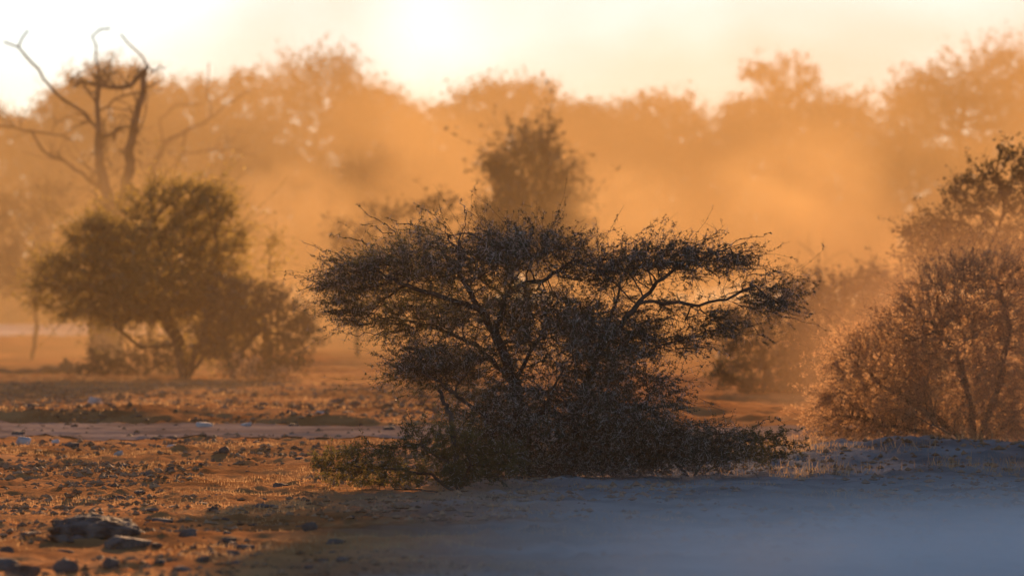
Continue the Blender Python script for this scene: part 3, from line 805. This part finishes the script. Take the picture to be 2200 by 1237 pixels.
# loose crumbs of soil and gravel, too small to count
def gravel(n, seed, wide=False):
    r = np.random.default_rng(seed)
    d = (29 ** 2 + r.random(n) * (100 ** 2 - 29 ** 2)) ** 0.5
    x = (-100 + (2400 * r.random(n) if wide else 1250 * r.random(n)) - 1100) * d / F
    cl = fbm(x * 0.9 + 11, d * 0.6 + 5, 3)
    pth = d + 0.25 * x
    k = (cl + 0.3 * r.random(n) > 0.12) & ~((pth > 61.5) & (pth < 69.3) & (r.random(n) < 0.75)) & ~(wide & (d > 57))
    x = x[k]; d = d[k]; n = len(x)
    s = (0.008 + 0.022 * r.random(n) ** 2.5) * (1 + (d - 30) / 60)
    O = np.array([[1, 0, 0], [0, 1, 0], [-1, 0, 0], [0, -1, 0], [0, 0, .8], [0, 0, -.6]], float)
    V = O[None] * (0.65 + 0.7 * r.random((n, 6, 1))) * s[:, None, None] * np.array([1.3, 1.1, 0.9])
    a = r.random(n) * 6.28
    X = V[..., 0] * np.cos(a)[:, None] - V[..., 1] * np.sin(a)[:, None]; Y = V[..., 0] * np.sin(a)[:, None] + V[..., 1] * np.cos(a)[:, None]
    V = np.stack([X + x[:, None], Y + d[:, None], V[..., 2] + (ground_h(x, d) + 0.2 * s)[:, None]], -1)
    f = np.array([[0, 1, 4], [1, 2, 4], [2, 3, 4], [3, 0, 4], [1, 0, 5], [2, 1, 5], [3, 2, 5], [0, 3, 5]])
    Fc = (np.arange(n) * 6)[:, None, None] + f[None]
    obj('gravel', mesh_np('gravel', V.reshape(-1, 3), Fc.reshape(-1, 3), M['crumb']), kind='stuff', label='crumbs of soil and gravel strewn over the flat', category='gravel')
gravel(20000, 9)
gravel(36000, 10, True)

# dead stick beside the bush, fallen branches by the left tree
def stick(name, label, cat, D, pts, r0, r1, mat='bark', seed=0):
    r = np.random.default_rng(seed)
    P = np.array([at(q[0], q[1], D) + np.array([0, q[2] if len(q) > 2 else 0, 0]) for q in pts])
    b = P[0].copy(); b[2] = float(ground_h(b[0], b[1]))
    P[0, 2] = b[2] - 0.03
    t = np.linspace(0, len(P) - 1, 14); Q = []
    for tt in t:
        i = min(int(tt), len(P) - 2); Q.append(P[i] * (1 - tt + i) + P[i + 1] * (tt - i))
    Q = np.array(Q); Q[1:] += r.normal(size=Q[1:].shape) * r0 * 0.35
    V, f = strip_tubes(Q[None] - b, np.array([r0]), np.array([r1]), 7)
    n = len(V)
    me = mesh_np(name, V, f, M[mat], True)
    o = obj(name, me); o.location = b; o['label'] = label; o['category'] = cat
    return o
stick('dead_stick', 'broken dark dead stick standing up left of the central trunk', 'stick', 47.5, [(985, 1040), (975, 930), (962, 885), (958, 865), (940, 836)], 0.028, 0.016, seed=4)
stick('fallen_branch', 'grey fallen branch lying on the ground left of the dead trunk', 'branch', 118, [(175, 801), (130, 790), (80, 797), (10, 795), (-30, 800)], 0.12, 0.05, 'deadwood', 5)
stick('fallen_branch', 'short grey branch stub poking up beside the dead trunk', 'branch', 117, [(150, 803), (148, 785), (140, 772)], 0.09, 0.04, 'deadwood', 6)

# dry grass: short stubble over the near ground, taller wisps in places
def grass(n, name, xr, yr, hmin, hmax, seed, dens=None, w=0.003):
    r = np.random.default_rng(seed)
    # uniform over the ground in view
    u = r.random(n); d = (yr[0] ** 2 + u * (yr[1] ** 2 - yr[0] ** 2)) ** 0.5
    px = xr[0] + (xr[1] - xr[0]) * r.random(n)
    x = (px - 1100) * d / F
    clump = fbm(x * 1.1 + 40, d * 0.8, 3)
    keep = clump + 0.35 * r.random(n) - 0.22 * sstep(-0.8, 1.6, x + 2.0 * vnoise(x * 0.9, d * 0.5)) * (d < 58) > 0.20
    x = x[keep]; d = d[keep]; clump = clump[keep]; n = len(x)
    z = ground_h(x, d)
    h = (hmin + (hmax - hmin) * r.random(n) ** 2.2) * (0.6 + 1.2 * np.clip(clump + .3, 0, 1))
    a = r.random(n) * 2 * pi; lean = r.random(n) * 0.8
    b = np.stack([x, d, z - 0.004], -1)
    wv = np.stack([np.cos(a), np.sin(a), np.zeros(n)], -1) * w
    la = r.random(n) * 2 * pi
    tip = b + np.stack([np.cos(la) * lean * h, np.sin(la) * lean * h, h], -1)
    V = np.stack([b - wv, b + wv, tip], 1).reshape(-1, 3)
    me = mesh_np(name, V, np.arange(n * 3).reshape(n, 3), M['grass'])
    return obj(name, me, kind='stuff', label='short dry golden grass stubble over the open ground', category='grass')
grass(130000, 'dry_grass', (-150, 2350), (29, 60), 0.010, 0.038, 1)
grass(70000, 'dry_grass', (-100, 1300), (70, 125), 0.015, 0.05, 3, w=0.008)
grass(6000, 'dry_grass', (1500, 2300), (50, 60), 0.05, 0.16, 4)

# ------------------------------------------------------------------ dust and haze
def box(name, x0, x1, y0, y1, z0, z1, mat, label, cat):
    V = [(x, y, z) for z in (z0, z1) for y in (y0, y1) for x in (x0, x1)]
    f = [(0, 2, 3, 1), (4, 5, 7, 6), (0, 1, 5, 4), (2, 6, 7, 3), (0, 4, 6, 2), (1, 3, 7, 5)]
    o = obj(name, mesh_np(name, V, f, mat), kind='stuff', label=label, category=cat)
    return o
def vol_mat(name, color, density, g, build=None):
    m, nt, out = new_mat(name)
    v = nt.nodes.new('ShaderNodeVolumePrincipled')
    v.inputs['Color'].default_value = (*color, 1)
    v.inputs['Density'].default_value = density
    v.inputs['Anisotropy'].default_value = g
    if build:
        nt.links.new(build(nt), v.inputs['Density'])
    nt.links.new(v.outputs[0], out.inputs['Volume'])
    return m

HAZE_D, HAZE_G = 0.0003, 0.1
box('haze', -2600, 2600, -2600, 2600, -1.5, 19.0, vol_mat('haze_air', (0.95, 0.72, 0.42), HAZE_D, HAZE_G), 'warm dusty haze filling the air over the plain', 'haze')

def cloud_density(scale, peak, zf, thr0, thr1, left_thin=None, ysc=0.45, detail=3):
    def build(nt):
        geo = nt.nodes.new('ShaderNodeNewGeometry')
        mp = nt.nodes.new('ShaderNodeMapping'); mp.inputs['Scale'].default_value = (1, ysc, 1.3)
        nt.links.new(geo.outputs['Position'], mp.inputs['Vector'])
        nz = nt.nodes.new('ShaderNodeTexNoise'); nz.inputs['Scale'].default_value = scale; nz.inputs['Detail'].default_value = detail; nz.inputs['Distortion'].default_value = 0.6
        nt.links.new(mp.outputs[0], nz.inputs['Vector'])
        mr = nt.nodes.new('ShaderNodeMapRange'); mr.interpolation_type = 'SMOOTHSTEP'
        mr.inputs['From Min'].default_value = thr0; mr.inputs['From Max'].default_value = thr1; mr.inputs['To Max'].default_value = peak
        nt.links.new(nz.outputs['Fac'], mr.inputs['Value'])
        sp = nt.nodes.new('ShaderNodeSeparateXYZ'); nt.links.new(geo.outputs['Position'], sp.inputs[0])
        zr = nt.nodes.new('ShaderNodeMapRange'); zr.interpolation_type = 'SMOOTHSTEP'
        zr.inputs['From Min'].default_value = zf; zr.inputs['From Max'].default_value = 0.0
        nt.links.new(sp.outputs['Z'], zr.inputs['Value'])
        mu = nt.nodes.new('ShaderNodeMath'); mu.operation = 'MULTIPLY'
        nt.links.new(mr.outputs[0], mu.inputs[0]); nt.links.new(zr.outputs[0], mu.inputs[1])
        res = mu.outputs[0]
        if left_thin:     # the dust thins out to the left, away from where it was stirred up
            xr = nt.nodes.new('ShaderNodeMapRange'); xr.interpolation_type = 'SMOOTHSTEP'
            xr.inputs['From Min'].default_value = left_thin[0]; xr.inputs['From Max'].default_value = left_thin[1]; xr.inputs['To Min'].default_value = 0.3 if left_thin[0] < 0 else 0.0
            nt.links.new(sp.outputs['X'], xr.inputs['Value'])
            m2 = nt.nodes.new('ShaderNodeMath'); m2.operation = 'MULTIPLY'
            nt.links.new(res, m2.inputs[0]); nt.links.new(xr.outputs[0], m2.inputs[1]); res = m2.outputs[0]
        return res
    return build
box('dust_cloud', -60, 60, 110, 250, -0.5, 18.0, vol_mat('dust_billow', (0.91, 0.64, 0.27), 1, 0.02, cloud_density(0.085, 0.036, 18.5, 0.40, 0.66, (-19, -3), 0.3, 4)),
    'billowing orange dust hanging between the trees behind the central bush', 'dust')

def bank_density(nt):
    geo = nt.nodes.new('ShaderNodeNewGeometry')
    sp = nt.nodes.new('ShaderNodeSeparateXYZ'); nt.links.new(geo.outputs['Position'], sp.inputs[0])
    nz = nt.nodes.new('ShaderNodeTexNoise'); nz.inputs['Scale'].default_value = 0.55; nz.inputs['Detail'].default_value = 2
    nt.links.new(geo.outputs['Position'], nz.inputs['Vector'])
    def ramp(sock, a, b):
        m = nt.nodes.new('ShaderNodeMapRange'); m.interpolation_type = 'SMOOTHSTEP'
        m.inputs['From Min'].default_value = a; m.inputs['From Max'].default_value = b
        nt.links.new(sock, m.inputs['Value']); return m.outputs[0]
    def mul(a, b):
        m = nt.nodes.new('ShaderNodeMath'); m.operation = 'MULTIPLY'
        nt.links.new(a, m.inputs[0])
        if isinstance(b, float): m.inputs[1].default_value = b
        else: nt.links.new(b, m.inputs[1])
        return m.outputs[0]
    d = mul(ramp(sp.outputs['X'], -1.2, 5.5), ramp(sp.outputs['Z'], 0.56, 0.0))
    d = mul(d, ramp(sp.outputs['Y'], 41.0, 27.0))
    return mul(mul(d, ramp(nz.outputs['Fac'], 0.1, 0.8)), 1.5)
box('dust_bank', -2.0, 9.0, 26.0, 46.5, -0.4, 0.56, vol_mat('dust_bank', (0.985, 0.985, 0.985), 1, 0.0, bank_density),
    'thin pale dust drifting low over the shaded ground at lower right', 'dust')

box('dust_cloud', 2.0, 26, 54.0, 74.0, -0.5, 3.6, vol_mat('dust_veil', (0.97, 0.62, 0.34), 1, 0.26, cloud_density(0.16, 0.09, 3.5, 0.30, 0.62, (2.2, 7.0))),
    'thin orange dust veiling the shrubs at the right', 'dust')

box('dust_cloud', -16.0, -1.5, 72.0, 104.0, -0.5, 5.5, vol_mat('dust_film', (0.97, 0.66, 0.32), 1, 0.15, cloud_density(0.13, 0.004, 5.4, 0.25, 0.65)),
    'thin film of dust in front of the bushy tree on the left', 'dust')

def plume(px, py, D, rx, ry, depth, peak, label):
    bm = bmesh.new(); bmesh.ops.create_icosphere(bm, subdivisions=2, radius=1.0)
    me = bpy.data.meshes.new('dust_plume'); bm.to_mesh(me); bm.free()
    def build(nt):
        tc = nt.nodes.new('ShaderNodeTexCoord')
        ln = nt.nodes.new('ShaderNodeVectorMath'); ln.operation = 'LENGTH'; nt.links.new(tc.outputs['Object'], ln.inputs[0])
        fr = nt.nodes.new('ShaderNodeMapRange'); fr.interpolation_type = 'SMOOTHSTEP'
        fr.inputs['From Min'].default_value = 0.93; fr.inputs['From Max'].default_value = 0.1
        nt.links.new(ln.outputs['Value'], fr.inputs['Value'])
        nz = nt.nodes.new('ShaderNodeTexNoise'); nz.inputs['Scale'].default_value = 2.1; nz.inputs['Detail'].default_value = 4; nz.inputs['Distortion'].default_value = 0.5
        of = nt.nodes.new('ShaderNodeVectorMath'); of.operation = 'ADD'; of.inputs[1].default_value = (px * 0.013, D * 0.07, 0)
        nt.links.new(tc.outputs['Object'], of.inputs[0]); nt.links.new(of.outputs[0], nz.inputs['Vector'])
        mr = nt.nodes.new('ShaderNodeMapRange'); mr.interpolation_type = 'SMOOTHSTEP'
        mr.inputs['From Min'].default_value = 0.36; mr.inputs['From Max'].default_value = 0.64; mr.inputs['To Max'].default_value = peak
        nt.links.new(nz.outputs['Fac'], mr.inputs['Value'])
        mu = nt.nodes.new('ShaderNodeMath'); mu.operation = 'MULTIPLY'
        nt.links.new(fr.outputs[0], mu.inputs[0]); nt.links.new(mr.outputs[0], mu.inputs[1])
        return mu.outputs[0]
    me.materials.append(vol_mat('dust_plume', (0.90, 0.655, 0.30), 1, 0.08, build))
    o = obj('dust_plume', me, kind='stuff', label=label, category='dust')
    o.location = at(px, py, D); o.scale = (rx * D / F, depth, ry * D / F)
plume(1720, 430, 150, 270, 230, 16, 0.12, 'bright billow of dust right of the central bush')
plume(620, 430, 150, 190, 140, 14, 0.10, 'drifting dust billow left of the central bush')
plume(1330, 440, 135, 200, 130, 12, 0.10, 'dust billow rising behind the right crown of the central bush')
